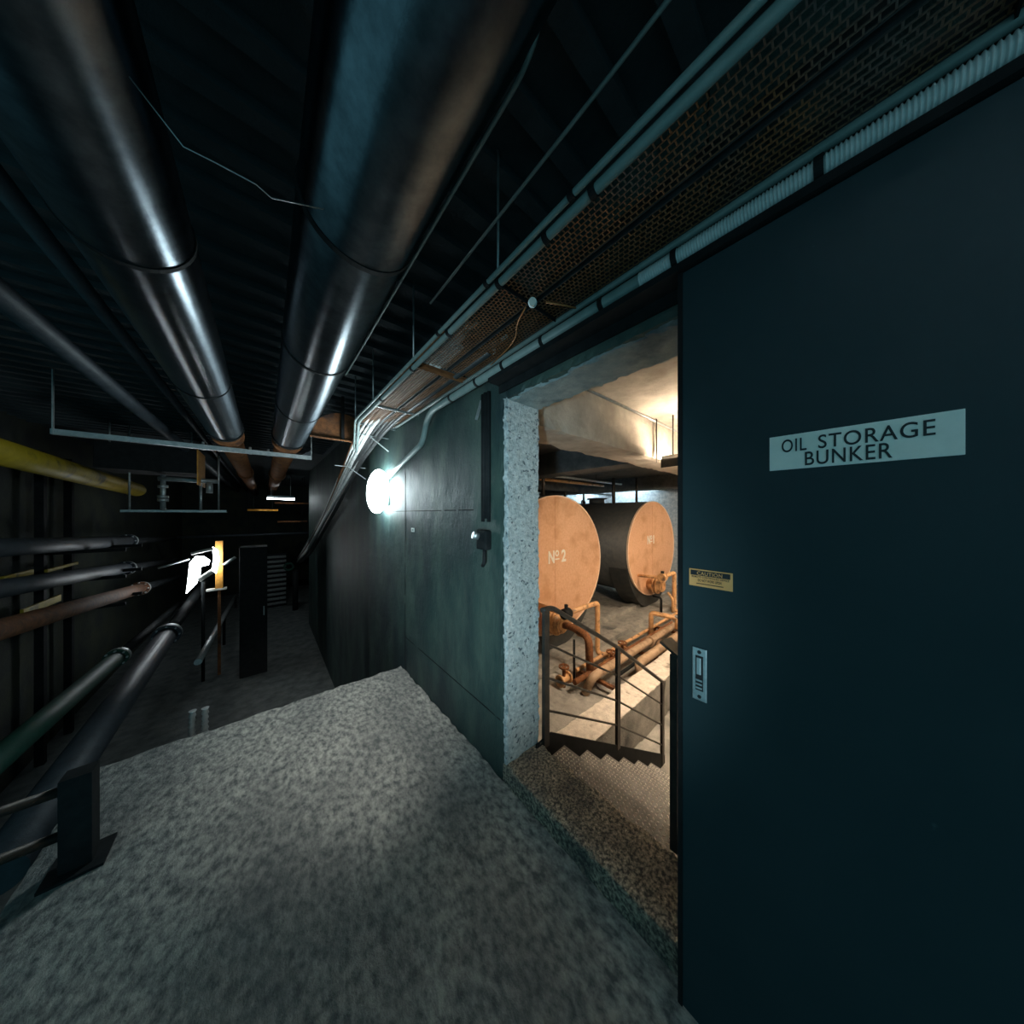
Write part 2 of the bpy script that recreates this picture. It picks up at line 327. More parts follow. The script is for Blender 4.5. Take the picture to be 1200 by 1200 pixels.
# ---------------------------------------------------------------- stair into the bunker
YL, YR = 1.25, .44
st = thing('steel_stair', 'steel stair with checker plate treads going down from the sill', 'stair', loc=(WT, (YL + YR) / 2, BF)); st_off = Vector(st.location)
def rel(o, t): o.location = -Vector(t.location); return o
tread = MB().box(0, .275, YR + .012, YL - .012, -.008, 0).bm
tm = MB(); tm.bm = tread; tm.box(.262, .275, YR + .012, YL - .012, -.05, -.002)
loz = MB()
for i in range(12):
    for j in range(34):
        x, y = .014 + i * .0215, YR + .026 + j * .0229
        d = .0105; s_ = .0042
        e = Vector((d, d, 0)) * .72 if (i + j) % 2 else Vector((d, -d, 0)) * .72
        n_ = Vector((-e.y, e.x, 0)).normalized() * s_
        c = Vector((x, y, .0))
        t_ = Vector((0, 0, .0035))
        v = [loz.bm.verts.new(p) for p in (c - e, c + n_, c + e, c - n_)]; tp = [loz.bm.verts.new(p + t_) for p in (c - e * .6, c + n_ * .4, c + e * .6, c - n_ * .4)]
        for k in range(4): loz.bm.faces.new((v[k], v[(k + 1) % 4], tp[(k + 1) % 4], tp[k]))
        loz.bm.faces.new(tp)
for k in range(6):
    p = Vector((1.514 + .255 * k - .275, 0, -1.535 - .165 * k)) - st_off
    if k == 0:
        t0 = tm.build('tread', 'plate', st); l0 = loz.build('checker_studs', 'stud', t0, kind='stuff'); t0.location = p
    else:
        t = t0.copy(); C.objects.link(t); t.parent = st; t.location = p
        l = l0.copy(); C.objects.link(l); l.parent = t
for y in (YL, YR):
    m = MB().poly([(1.26, y - .006, -1.41), (1.40, y - .006, -1.40), (3.12, y - .006, -2.47), (3.12, y - .006, BF), (2.95, y - .006, BF), (1.26, y - .006, -1.62)], (0, .012, 0))
    rel(m.build('stringer', 'black', st), st)
def railing(y, name, label):
    rg = thing(name, label, 'railing', loc=(1.33, y, TH)); o = Vector(rg.location)
    P = [(1.345, -.605, -1.46), (2.21, -1.10, -1.93), (3.07, -1.70, BF + .01)]
    for i, (x, zt, zb_) in enumerate(P):
        rel(MB().box(x - .022, x + .022, y - .012, y + .012, zb_, zt).build('post', 'rail', rg), rg)
    top = [(1.31, y, -.6), (1.40, y, -.6), (2.21, y, -1.10), (3.0, y, -1.655), (3.10, y, -1.72)]
    rel(MB().tube(top, .016, 10, .04).build('handrail', 'rail', rg), rg)
    for f in (.28, .53, .77):
        q = [Vector((x, y + .0, zt + (zb_ - zt) * f)) for x, zt, zb_ in P]
        q = [q[0] + Vector((.03, 0, .012))] + q[1:]
        q[0].z = q[0].z
        rel(MB().tube([q[0] + Vector((-.02, 0, 0))] + q, .008, 8).build('mid_rod', 'rail', rg), rg)
    rel(MB().poly([(3.06, y - .008, -1.69), (3.14, y - .008, -1.72), (3.10, y - .008, -1.84), (3.07, y - .008, -1.9)], (0, .016, 0)).build('end_bracket', 'rail', rg), rg)
    return rg
railing(YL, 'stair_railing', 'dark steel stair railing with thin rods left of the treads')
r2 = thing('railing_post', 'dark steel post with top bracket beside the door edge', 'post', loc=(1.335, YR + .05, TH)); 
rel(MB().box(1.315, 1.355, YR + .035, YR + .065, TH, -.60).build('post', 'rail', r2), r2)
rel(MB().poly([(1.30, YR + .025, -.60), (1.37, YR + .025, -.60), (1.40, YR + .09, -.57), (1.30, YR + .10, -.56)], (0, 0, .012)).build('top_bracket', 'rail', r2), r2)

# ---------------------------------------------------------------- oil tanks
TY, TZ, RX, RZ = 3.6, -.95, 1.42, 1.29
def oil_tank(cx, num, label, u_pipe, grp='oil storage tanks'):
    t = thing('oil_tank', label, 'tank', grp, (cx, TY, BF)); o = Vector(t.location)
    def ell(y, k=1.0, n=64): return [Vector((cx + RX * k * math.cos(2 * math.pi * i / n), y, TZ + RZ * k * math.sin(2 * math.pi * i / n))) for i in range(n)]
    m = MB(); rings = [[m.bm.verts.new(p) for p in ell(y, k)] for y, k in ((TY + .004, .985), (TY + .004, 1.0), (TY + 5.0, 1.0), (TY + 5.15, .9))]
    for A, B in zip(rings, rings[1:]):
        for i in range(64): f = m.bm.faces.new((A[i], A[(i + 1) % 64], B[(i + 1) % 64], B[i])); f.smooth = True
    m.bm.faces.new(rings[-1]); rel(m.build('tank_shell', 'tankdark', t), t)
    m = MB().poly(ell(TY, .99), (0, .03, 0)); face = rel(m.build('end_plate', 'tank', t, label='ochre painted round end plate'), t)
    m = MB(); A = [m.bm.verts.new(p) for p in ell(TY - .014, .985)]; B = [m.bm.verts.new(p) for p in ell(TY - .014, 1.004)]; D = [m.bm.verts.new(p) for p in ell(TY + .03, 1.004)]; E = [m.bm.verts.new(p) for p in ell(TY + .01, .985)]
    for X_, Y_ in ((A, B), (B, D), (E, A)):
        for i in range(64): m.bm.faces.new((X_[i], X_[(i + 1) % 64], Y_[(i + 1) % 64], Y_[i]))
    rel(m.build('end_rim', 'rim', t), t)
    # weld seams
    for args in ((cx - RX * .93, cx + RX * .93, TY - .008, TY, TZ + .44, TZ + .452),):
        rel(MB().box(*args).build('weld_seam', 'tank', t), t)
    rel(MB().box(cx - .06, cx - .05, TY - .006, TY, TZ - RZ * .97, TZ + RZ * .97).build('weld_seam', 'tank', t), t)
    # cradle: dark crescent carrying the front end
    pts = []
    for i in range(25):
        a_ = math.radians(200 + 140 * i / 24); pts.append((cx + RX * math.cos(a_), TY + .05, TZ + RZ * math.sin(a_)))
    for i in range(24, -1, -1):
        s_ = i / 24; a_ = math.radians(200 + 140 * s_); g = math.sin(math.pi * s_)
        pts.append((cx + (RX + .02 + .06 * g) * math.cos(a_), TY + .05, max(BF + .02, TZ + (RZ + .02 + .34 * g) * math.sin(a_))))
    rel(MB().poly(pts, (0, .5, 0)).build('cradle', 'tankdark', t, label='black curved cradle'), t)
    rel(MB().box(cx - .7, cx + .7, TY + 3.6, TY + 4.0, BF, TZ - RZ * .84).build('saddle', 'tankdark', t), t)
    # manhole branch with bolted flanges
    fx, fz = cx - .28, TZ - .96
    fl = rel(MB().cyl((fx, TY, fz), (fx, TY - .34, fz), .15, 24).build('manhole_neck', 'ochre', t), t)
    for dy in (.16, .235, .34): MB().cyl((fx, TY - dy, fz), (fx, TY - dy - .035, fz), .215 if dy < .3 else .15, 28).build('flange', 'ochre', fl)
    MB().ring((fx, TY - .385, fz), (0, 1, 0), .06, .12, .03).build('flange_ring', 'ochre', fl)
    for k in range(12):
        a_ = 2 * math.pi * k / 12
        MB().cyl((fx + .185 * math.cos(a_), TY - .285, fz + .185 * math.sin(a_)), (fx + .185 * math.cos(a_), TY - .255, fz + .185 * math.sin(a_)), .016, 6).build('bolt', 'ochre', fl)
    # lettering
    tx, tz = (at(642.5, 661, Y=TY), at(662.5, 648, Y=TY)) if num == '2' else (at(758.5, 638, Y=TY), at(767.5, 628, Y=TY))
    wN = tz.x - tx.x; hN = .235; o_ = Vector((tx.x, TY - .006, tx.z))
    nl = text('number_lettering', 'N', 'white', wN * .34, hN, o_, (1, 0, 0), (0, 0, 1), .002, t, .03); rel(nl, t)
    rel(text('number_lettering', 'o', 'white', wN * .22, hN * .5, o_ + Vector((wN * .38, 0, hN * .5)), (1, 0, 0), (0, 0, 1), .002, t, .02), t)
    rel(MB().box(o_.x + wN * .38, o_.x + wN * .62, TY - .008, TY - .004, o_.z + hN * .24, o_.z + hN * .34).build('number_underline', 'white', t), t)
    rel(text('number_lettering', num, 'white', wN * (.27 if num == '2' else .10), hN, o_ + Vector((wN * .75, 0, 0)), (1, 0, 0), (0, 0, 1), .002, t, .03 if num == '2' else 0), t)
    # fittings on the crown
    for (dx, dy, r_, h_) in ((-.35, 1.0, .05, .32), (.25, .6, .035, .3), (.1, 3.2, .05, .3), (.4, 2.6, .04, .3)):
        zt = TZ + RZ * math.sqrt(1 - (dx / RX) ** 2)
        rel(MB().cyl((cx + dx, TY + dy, zt - .03), (cx + dx, TY + dy, min(BC, zt + .75)), r_, 10).build('vent_pipe', 'rail', t), t)
    zt = TZ + RZ
    hb = rel(MB().cyl((cx - .15, TY + 1.7, zt - .03), (cx - .15, TY + 1.7, zt + .12), .24, 20).build('hatch', 'tankdark', t), t)
    MB().cyl((cx - .15, TY + 1.7, zt + .12), (cx - .15, TY + 1.7, zt + .15), .31, 20).build('hatch_lid', 'tankdark', hb)
    rel(MB().ring((cx + .1, TY + 2.4, zt + .03), (0, 1, 0), .08, .12, .03, 16).build('lifting_eye', 'tankdark', t), t)
    return t
X1, X2 = 8.24, 4.19
oil_tank(X2, '2', 'ochre faced round oil tank marked No 2 nearer the doorway', 0)
oil_tank(X1, '1', 'ochre faced round oil tank marked No 1 further from the doorway', 0)
# pipework in the bund
def pipe(name, label, pts, r, m, cat='pipe', group=None, fillet=.08, flanges=(), seg=14):
    base = Vector(pts[0]); t = thing(name, label, cat, group, base)
    rel(MB().tube(pts, r, seg, fillet).build('pipe_run', m, t), t)
    for (p, ax, rr, th) in flanges: rel(MB().cyl(Vector(p) - Vector(ax) * th / 2, Vector(p) + Vector(ax) * th / 2, rr, 20).build('flange', m, t), t)
    return t
p = pipe('valve_pipe', 'ochre bent pipe with black valve just behind the stair railing', [(3.72, 3.0, -1.615), (4.60, 3.0, -1.615), (4.60, 3.0, BF + .03), (4.60, 2.6, BF + .06)], .043, 'ochre', group='bent feed pipes')
v = rel(MB().cyl((3.78, 3.0, -1.615), (3.64, 3.0, -1.615), .085, 16).build('valve_body', 'black', p), p); MB().cyl((3.71, 3.0, -1.55), (3.71, 3.0, -1.47), .03, 10).build('valve_stem', 'black', v)
rel(MB().cyl((3.70, 3.0, -1.62), (3.70, TY, -1.62), .04, 12).build('branch', 'ochre', p), p)
p = pipe('valve_pipe', 'ochre bent pipe with ochre valve before the tank furthest back', [(7.40, 3.0, -1.55), (8.10, 3.0, -1.53), (8.10, 3.0, BF + .03), (8.10, 2.6, BF + .06)], .05, 'ochre', group='bent feed pipes')
v = rel(MB().cyl((7.46, 3.0, -1.55), (7.3, 3.0, -1.55), .1, 16).build('valve_body', 'ochre', p), p); MB().cyl((7.38, 3.0, -1.5), (7.38, 3.0, -1.40), .04, 10).build('valve_stem', 'black', v)
rel(MB().cyl((7.38, 3.0, -1.56), (7.38, TY, -1.6), .04, 12).build('branch', 'ochre', p), p)
pipe('drain_pipe', 'thick dark bent pipe running from the tank No 2 flange to the floor', [(3.91, 3.2, -1.91), (3.80, 2.95, -1.84), (3.69, 2.56, -1.84), (3.71, 2.54, BF)], .058, 'rust', fillet=.12)
pipe('drain_pipe', 'thin ochre upright pipe beside the thick dark drain pipe', [(3.95, 2.95, -2.0), (3.95, 2.75, -2.0), (3.95, 2.75, BF)], .025, 'ochre')
pipe('drain_pipe', 'thin dark upright rod below the tank No 2 flange', [(3.55, 2.72, -1.9), (3.55, 2.72, BF)], .018, 'black', fillet=0)
pipe('drain_pipe', 'small upright drain pipes under the tank No 1 flange', [(8.0, 3.12, -2.05), (8.0, 3.0, -2.2), (8.0, 3.0, BF)], .03, 'ochre')
pipe('drain_pipe', 'black drain pipe left of the tank No 1 flange', [(7.55, 3.3, -2.1), (7.55, 3.1, -2.1), (7.55, 3.1, BF)], .03, 'black')
pp = [('long pale pipe lying along the bund behind the kerb', 3.45, 2.33, -2.26, .058, 'dusty'), ('thick ochre pipe closest to the kerb', 4.3, 2.10, -2.27, .068, 'dusty'), ('thin ochre pipe furthest from the kerb', 3.6, 2.72, -2.38, .028, 'ochre'),
      ('dark pipe between the pale pipe and the thin ochre pipe', 3.3, 2.52, -2.36, .04, 'rust'), ('thin dark pipe squeezed between the two thick pipes', 3.9, 2.22, -2.36, .025, 'black')]
for lab, x, y, z, r, m in pp:
    fl_ = [((xx, y, z), (1, 0, 0), r * 1.6, .03) for xx in (5.2, 7.2, 9.2)] if r > .05 else []
    pts = [(x, y, z), (10.9, y, z)]
    if y == 2.10: pts = [(x, 2.0, BF + .02), (x, y, z + .0), (10.9, y, z)]
    if y == 2.33: pts = [(x, 2.45, BF + .02), (x, y, z), (10.9, y, z)]
    pipe('bund_pipe', lab, pts, r, m, group='pipes along the bund', flanges=fl_, fillet=.1)
for i, x in enumerate((3.7, 5.0, 6.4, 7.8, 9.2)):
    lab = ['nearest', 'second', 'third', 'fourth', 'furthest'][i]
    t = thing('pipe_support', lab + ' steel bearer under the bund pipes', 'support', 'pipe bearers in the bund', (x, 2.4, BF))
    rel(MB().box(x - .03, x + .03, 1.98, 2.8, -2.45, -2.41).build('bearer', 'rust', t), t)
    for y in (2.02, 2.76): rel(MB().box(x - .025, x + .025, y - .025, y + .025, BF, -2.45).build('leg', 'rust', t), t)
p = pipe('loop_pipe', 'ochre loop pipe rising between the bund pipes', [(5.86, 2.6, BF + .1), (5.86, 2.6, -1.97), (5.98, 2.16, -1.99), (5.98, 2.16, -2.2)], .045, 'ochre', fillet=.07)
rel(MB().ring((5.98, 2.16, -2.02), (1, 0, .3), .05, .085, .06, 16).build('coupling', 'steel', p), p)
for i, (x, y) in enumerate(((4.3, 2.55), (4.75, 2.6), (3.35, 2.75))):
    t = thing('gate_valve', ['gate valve on the floor pipes below tank No 2', 'gate valve beside the foot of the ochre bent pipe', 'gate valve in shadow behind the railing'][i], 'valve', 'gate valves in the bund', (x, y, BF))
    rel(MB().cyl((x - .1, y, BF + .12), (x + .1, y, BF + .12), .05, 12).cyl((x - .1, y, BF + .12), (x - .075, y, BF + .12), .085, 16).cyl((x + .075, y, BF + .12), (x + .1, y, BF + .12), .085, 16).build('valve_body', 'ochre', t), t)
    rel(MB().cyl((x, y, BF), (x, y, BF + .3), .025, 10).build('valve_stem', 'rust', t), t)
    rel(MB().ring((x, y, BF + .3), (0, 0, 1), .055, .08, .02, 18).box(x - .06, x + .06, y - .008, y + .008, BF + .295, BF + .305).build('hand_wheel', 'rust', t), t)

# ---------------------------------------------------------------- bunker lights and overhead lines
t = thing('tube_light', 'warm glowing tube light hung on thin rods from the bunker ceiling', 'light', loc=(3.5, .9, BC))
for y in (1.49, 1.31, .3): rel(MB().cyl((3.5, y, .60), (3.5, y, BC), .007, 8).build('hanger_rod', 'rail', t), t)
rel(MB().box(3.472, 3.528, .05, 1.42, .62, .66).build('housing', 'rail', t), t)
rel(MB().box(3.448, 3.451, .05, 1.42, .525, .624).build('added_light_shield', 'rail', t), t)  # shield added to keep direct light off the upper treads
for x in (3.478, 3.522): rel(MB().cyl((x, .08, .605), (x, 1.40, .605), .013, 12).build('tube', 'tubewarm', t), t)
t = thing('tube_light', 'unseen warm tube light added behind the navy door for the far tank', 'light', loc=(7.3, .5, BC))  # unseen tube added to brighten the far tank
for y in (1.1, .1): rel(MB().cyl((7.3, y, .66), (7.3, y, BC), .007, 8).build('hanger_rod', 'rail', t), t)
rel(MB().box(7.28, 7.32, -.1, 1.25, .63, .67).build('housing', 'rail', t), t)
rel(MB().box(7.23, 7.233, -.1, 1.25, .53, .63).build('added_light_shield', 'rail', t), t)  # added light shield on the hidden tube too
for x in (7.27, 7.33): rel(MB().cyl((x, -.08, .61), (x, 1.22, .61), .013, 12).build('tube', 'tubewarm', t), t)
for i, y in enumerate((4.9, 7.2)):
    t = thing('tube_light', ['cool tube light high by the right bunker wall', 'cool tube light high in the far corner of the bunker'][i], 'light', 'cool tubes at the back of the bunker', (10.5, y, BC))
    rel(MB().box(10.46, 10.54, y, y + 1.4, BC - .1, BC - .05).build('housing', 'steel', t), t)
    rel(MB().cyl((10.5, y + .03, BC - .13), (10.5, y + 1.37, BC - .13), .018, 10).build('tube', 'tubecool', t), t)
    for yy in (y + .2, y + 1.2): rel(MB().cyl((10.5, yy, BC - .06), (10.5, yy, BC), .008, 6).build('hanger_rod', 'steel', t), t)
for lab, y, z, r, m in (('pale blue pipe hung under the bunker ceiling', 4.75, .93, .035, 'steel'), ('brown pipe hung behind the pale blue pipe', 5.4, .93, .045, 'ochre'), ('thin pale pipe near the back bunker wall', 8.3, .86, .03, 'steel')):
    t = thing('ceiling_pipe', lab, 'pipe', 'pipes under the bunker ceiling', (2, y, z))
    rel(MB().tube([(1.45, y, z), (10.9, y, z)], r, 12).build('pipe_run', m, t), t)
    for x in (2.5, 4.8, 7.2): rel(MB().cyl((x, y, z), (x, y, BC), .008, 6).build('hanger_rod', 'rail', t), t)
t = thing('ceiling_conduit', 'pale conduit in the corner of beam and bunker ceiling', 'conduit', loc=(1.4, 1.5, BC - .03))
rel(MB().tube([(1.75, 1.505, BC - .022), (10.5, 1.505, BC - .022)], .012, 8).build('conduit_run', 'steel', t), t)

# ---------------------------------------------------------------- big clad pipes under the tunnel deck
def clad_pipe(label, x, z, r, yb, bands):
    t = thing('clad_pipe', label, 'pipe', 'aluminium clad pipes under the deck', (x, yb, z)); 
    rel(MB().tube([(x, -1.15, z), (x, yb, z)], r, 48).build('cladding', 'clad', t), t)
    for y in bands: rel(MB().ring((x, y, z), (0, 1, 0), r * .98, r + .004, .02, 40).build('band', 'black', t), t)
    rel(MB().ring((x, yb - .02, z), (0, 1, 0), r * .6, r + .012, .045, 40).build('end_collar', 'black', t), t)
    rel(MB().tube([(x, yb - .01, z), (x, 17.9, z)], r * .82, 32).build('bare_pipe', 'rust', t, label='rusty bare pipe'), t)
    for y in (4.86, 9): rel(MB().ring((x, y, z), (0, 1, 0), r * .8, r * 1.0, .06, 32).build('clamp', 'rust', t), t)
    return t
clad_pipe('shiny clad pipe on the left under the tunnel deck', -.335, .945, .150, 4.45, (1.5, 2.9))
clad_pipe('shiny clad pipe on the right under the tunnel deck', .235, .955, .165, 4.45, (1.02, 1.95, 3.1))
t = thing('small_pipe', 'thin pipe left of the shiny clad pipes under the deck', 'pipe', loc=(-.9, 3, .95))
rel(MB().tube([(-.92, -.9, 1.0), (-.92, 17.9, 1.0)], .055, 16).build('pipe_run', 'bluepipe', t), t)
t = thing('small_pipe', 'narrow dark pipe beside the left clad pipe', 'pipe', loc=(-.62, 3, 1.0))
rel(MB().tube([(-.62, -.9, 1.02), (-.62, 17.9, 1.02)], .03, 12).build('pipe_run', 'bluepipe', t), t)
# trapeze hanger
t = thing('pipe_trapeze', 'steel angle trapeze carrying the clad pipes', 'hanger', loc=(-.4, 4.8, .76))
rel(MB().box(-1.5, .49, 4.78, 4.784, .735, .785).box(-1.5, .49, 4.784, 4.83, .735, .739).build('angle_bar', 'steel', t), t)
for x in (.482, -1.49): rel(MB().box(x, x + .008, 4.775, 4.80, .735, CE).build('drop_rod', 'steel', t), t)
for x in (-.335, .235):
    for d in (-.2, .2): rel(MB().cyl((x + d, 4.81, .73), (x + d, 4.81, .82), .014, 8).build('u_bolt_nut', 'steel', t), t)
rel(MB().poly([(.3, 4.786, .739), (.482, 4.786, .739), (.482, 4.786, .86)], (0, .006, 0)).build('gusset', 'bluepipe', t), t)
# sagging wire over the deck
t = MB().tube([at(215, 172, Z=.79) + Vector((-.09, 0, .10)), at(215, 172, Z=.79), at(255, 192, Z=.785), at(300, 216, Z=.78), at(318, 232, Z=.78), at(330, 240, Z=.78) + Vector((.09, 0, .05))], .0014, 6).build('deck_wire', 'steel', None, label='thin pale wire sagging between the clad pipes', category='wire')

# ---------------------------------------------------------------- cable trays, conduits and hose along the bunker wall
def lattice(x0, x1, y0, y1, z, px=.026, py=.015, t_=.0035):
    m = MB()
    n = int((x1 - x0) / px); rows = int((y1 - y0) / py)
    for i in range(n + 1):
        x = x0 + i * px
        m.box(x - t_ / 2, x + t_ / 2, y0, y1, z, z + .003)
    for i in range(n):
        off = 0 if i % 2 else py / 2 * 1.0
        for j in range(rows):
            y = y0 + off + j * py
            m.box(x0 + i * px, x0 + (i + 1) * px, y - t_ / 2, y + t_ / 2, z, z + .003)
    return m
def tray(x0, x1, y0, y1, z, label):
    t = thing('cable_tray', label, 'cable tray', 'perforated cable trays', ((x0 + x1) / 2, y0, z))
    rel(lattice(x0, x1, y0, y1, z, (x1 - x0) / 8, .0185, .0032).build('perforated_base', 'mesh', t, kind='stuff'), t)
    for x in (x0 - .004, x1): rel(MB().box(x, x + .004, y0, y1, z - .001, z + .045).build('side_rail', 'cabledark', t), t)
    return t
tray(.705, .845, -.55, 1.62, .885, 'rusty perforated cable tray further from the wall above the doorway')
tray(.872, 1.005, -.55, 1.62, .885, 'rusty perforated cable tray close to the wall above the doorway')
tray(.705, .845, 1.72, 3.1, .885, 'far length of rusty perforated cable tray near the lamp')
tray(.872, 1.005, 1.72, 3.1, .885, 'far perforated tray hugging the wall by the lamp')
for i, y in enumerate((-.2, .86, 1.67, 2.5, 3.1)):
    t = thing('tray_bracket', ['tray bracket above the navy door', 'tray bracket above the right half of the doorway', 'rusty tray bracket beside the small junction cylinder', 'tray bracket left of the doorway', 'tray bracket above the glowing lamp'][i], 'bracket', 'cable tray brackets', (W, y, .9))
    rel(MB().box(.66, W, y - .015, y + .015, .892, .897).box(.66, W, y + .011, y + .015, .87, .897).build('arm', ['black', 'black', 'rust', 'steel', 'steel'][i], t), t)
    rel(MB().cyl((.665, y, .9), (.665, y, CE), .005, 6).build('drop_rod', 'steel', t), t)
def conduit(label, pts, r, m, clips=(), name='conduit', fillet=.08, cat='conduit', seg=10):
    t = thing(name, label, cat, None, Vector(pts[0]))
    rel(MB().tube(pts, r, seg, fillet).build('conduit_run', m, t), t)
    for (p_, ax) in clips: rel(MB().ring(p_, ax, r * .9, r + .004, .018, 16).build('clip', 'black', t), t)
    return t
Yv = (0, 1, 0)
conduit('pale conduit along the outer edge of the cable trays', [(.672, -.6, .865), (.672, 3.0, .865), (.93, 4.3, .70), (.95, 13, -1.62)], .0135, 'pvc', [((.672, y, .865), Yv) for y in (.45, .62, .86, 1.25, 1.7, 2.3)], seg=12)
conduit('thin dark conduit running beside the pale conduit', [(.642, -.6, .875), (.642, 3.0, .875), (.9, 4.3, .72), (.92, 13, -1.60)], .009, 'pvc', [((.642, y, .875), Yv) for y in (.5, .9, 1.3)])
conduit('bare thin wire above the conduits', [(.60, -.3, 1.02), (.60, .35, 1.0), (.60, 1.3, 1.0)], .005, 'pvc')
conduit('thin grey conduit high under the deck', [(.50, .42, CE), (.50, .5, 1.12), (.50, 2.7, 1.12), (.50, 2.8, CE)], .006, 'pvc')
conduit('narrow grey trunk along the wall side of the trays', [(1.015, -.6, .875), (1.015, 3.0, .875)], .012, 'pvc', fillet=0)
# hose: corrugated near the camera, smooth conduit after
t = thing('corrugated_hose', 'grey corrugated hose above the navy door', 'hose', loc=(.985, .0, .80))
hx, hz, hr = .985, .80, .026
n = 150; pts = []; rad = []
for i in range(n):
    y = -.62 + i * .0073
    for k, f in ((0, 1), (.25, 1), (.5, .86), (.75, .86)):
        pts.append((hx, y + k * .0073, hz)); rad.append(hr * f)
yend = pts[-1][1]
rel(MB().tube(pts, hr, 16, 0, True, rad).build('corrugated_run', 'hose', t), t)
for y in (-.05 + .1, .36): rel(MB().ring((hx, y, hz), Yv, hr * .9, hr + .004, .016, 20).build('clip', 'black', t), t)
lp = at(442, 576, X=.95)
conduit('smooth grey conduit over the doorway leading down to the glowing lamp', [(hx, yend, hz), (hx, 2.12, hz + .0), (1.02, 2.30, .74), (1.02, 2.36, .60), (1.02, 2.72, .52), (1.02, lp.y - .12, lp.z + .14)], .0235, 'pvc', [((hx, y, hz), Yv) for y in (.62, .93, 1.22, 1.48, 1.8)], fillet=.12, seg=16)
t = thing('wall_strut', 'short steel strut sticking down from the conduit left of the doorway', 'bracket', loc=(1.0, 1.62, .7))
rel(MB().box(-.008, .008, -.004, .004, 0, .12, 0, Matrix.Translation((1.03, 1.56, .60)) @ Matrix.Rotation(.5, 4, 'X')).build('strut', 'steel', t), t)
# small device on the trays with copper tail
t = thing('junction_cylinder', 'small pale junction cylinder below the cable trays', 'junction box', loc=at(624, 354, Z=.86))
q = at(624, 354, Z=.86); ax = Vector((.6, .6, .5)).normalized()
rel(MB().cyl(q - ax * .03, q + ax * .02, .014, 16).build('body', 'white', t), t); rel(MB().cyl(q + ax * .02, q + ax * .035, .018, 16).build('cap', 'nickel', t), t)
MB().tube([at(616, 360, Z=.86), at(606, 378, Z=.86), at(605, 395, Z=.865), at(596, 408, Z=.87), at(575, 428, Z=.87)], .0035, 8, .05).build('copper_tail', 'copper', None, label='thin copper coloured wire dangling from the junction cylinder', category='wire')
MB().tube([at(640, 354, Z=.87), at(662, 358, Z=.87), at(680, 362, Z=.875)], .004, 8).build('copper_tail', 'copper', None, label='short copper coloured wire crossing beside the junction cylinder', category='wire')
# cables that slope down with the lower tunnel
labs = ['outermost pale cable sloping down past the lamp', 'second pale cable of the sloping bundle', 'broad pale cable in the middle of the sloping bundle', 'thin cable above the broad pale cable', 'dark thick cable of the sloping bundle', 'dark cable under the broad pale cable', 'lowest dark cable of the sloping bundle', 'wide pale cable strip closest to the lamp', 'rusty cable at the top of the sloping bundle', 'thin pale cable next to the wall', 'dark cable hanging lowest beside the wall', 'middle dark cable in the sagging tail']
spec = [(.74, .915, .014, 'cable'), (.78, .915, .011, 'cable'), (.82, .92, .022, 'cable'), (.80, .95, .008, 'steel'), (.86, .915, .020, 'cabledark'), (.90, .92, .018, 'cabledark'), (.93, .91, .016, 'cabledark'), (.965, .915, .026, 'cable'), (.72, .95, .016, 'rust'), (.985, .95, .009, 'cable'), (.95, .90, .022, 'cabledark'), (.88, .95, .02, 'cabledark')]
for i, (x, z, r, m) in enumerate(spec):
    dz = -.018 * (i % 4) - .05 * (i in (5, 6, 10)); xe = .90 + .016 * (i % 7)
    pts = [(x, 1.2 + .1 * (i % 3), z), (x, 3.0, z), (x * .5 + xe * .5, 4.3, .72 + dz), (xe, 7.2, -.12 + dz * 2.0), (xe, 10, -.90 + dz * 3), (xe, 13, -1.62 + dz * 2)]
    conduit(labs[i], pts, r, m, name='cable', cat='cable', fillet=.5)['group'] = 'cables sloping down the tunnel'
for i, y in enumerate((3.35, 4.4)):
    t = thing('cable_hanger', ['steel cable hanger above the lamp', 'steel cable hanger beyond the lamp'][i], 'bracket', None, (W, y, .85)); z = .86 if i == 0 else .66
    rel(MB().box(.70, W + .02, y - .012, y + .012, z - .03, z - .024).build('arm', 'steel', t), t)
    rel(MB().box(0, .006, -.012, .012, 0, .26, 0, Matrix.Translation((.86, y, z - .03)) @ Matrix.Rotation(math.radians(125), 4, 'Y')).build('brace', 'steel', t), t)
# rusty arched plate
c = at(402, 516, Z=.83)
pts = [(c.x + .30 * math.cos(math.pi * i / 16), c.y, c.z + .30 * math.sin(math.pi * i / 16)) for i in range(17)]
t = thing('arched_plate', 'rusty half round plate hanging under the deck', 'plate', loc=(c.x, c.y, c.z))
rel(MB().poly(pts, (0, .02, 0)).build('plate', 'rust', t), t); rel(MB().box(c.x - .02, c.x + .01, c.y - .02, c.y, c.z - .02, CE).build('strap', 'black', t), t); rel(MB().box(c.x - .31, c.x + .1, c.y - .03, c.y, c.z - .012, c.z).build('lip', 'rust', t), t)

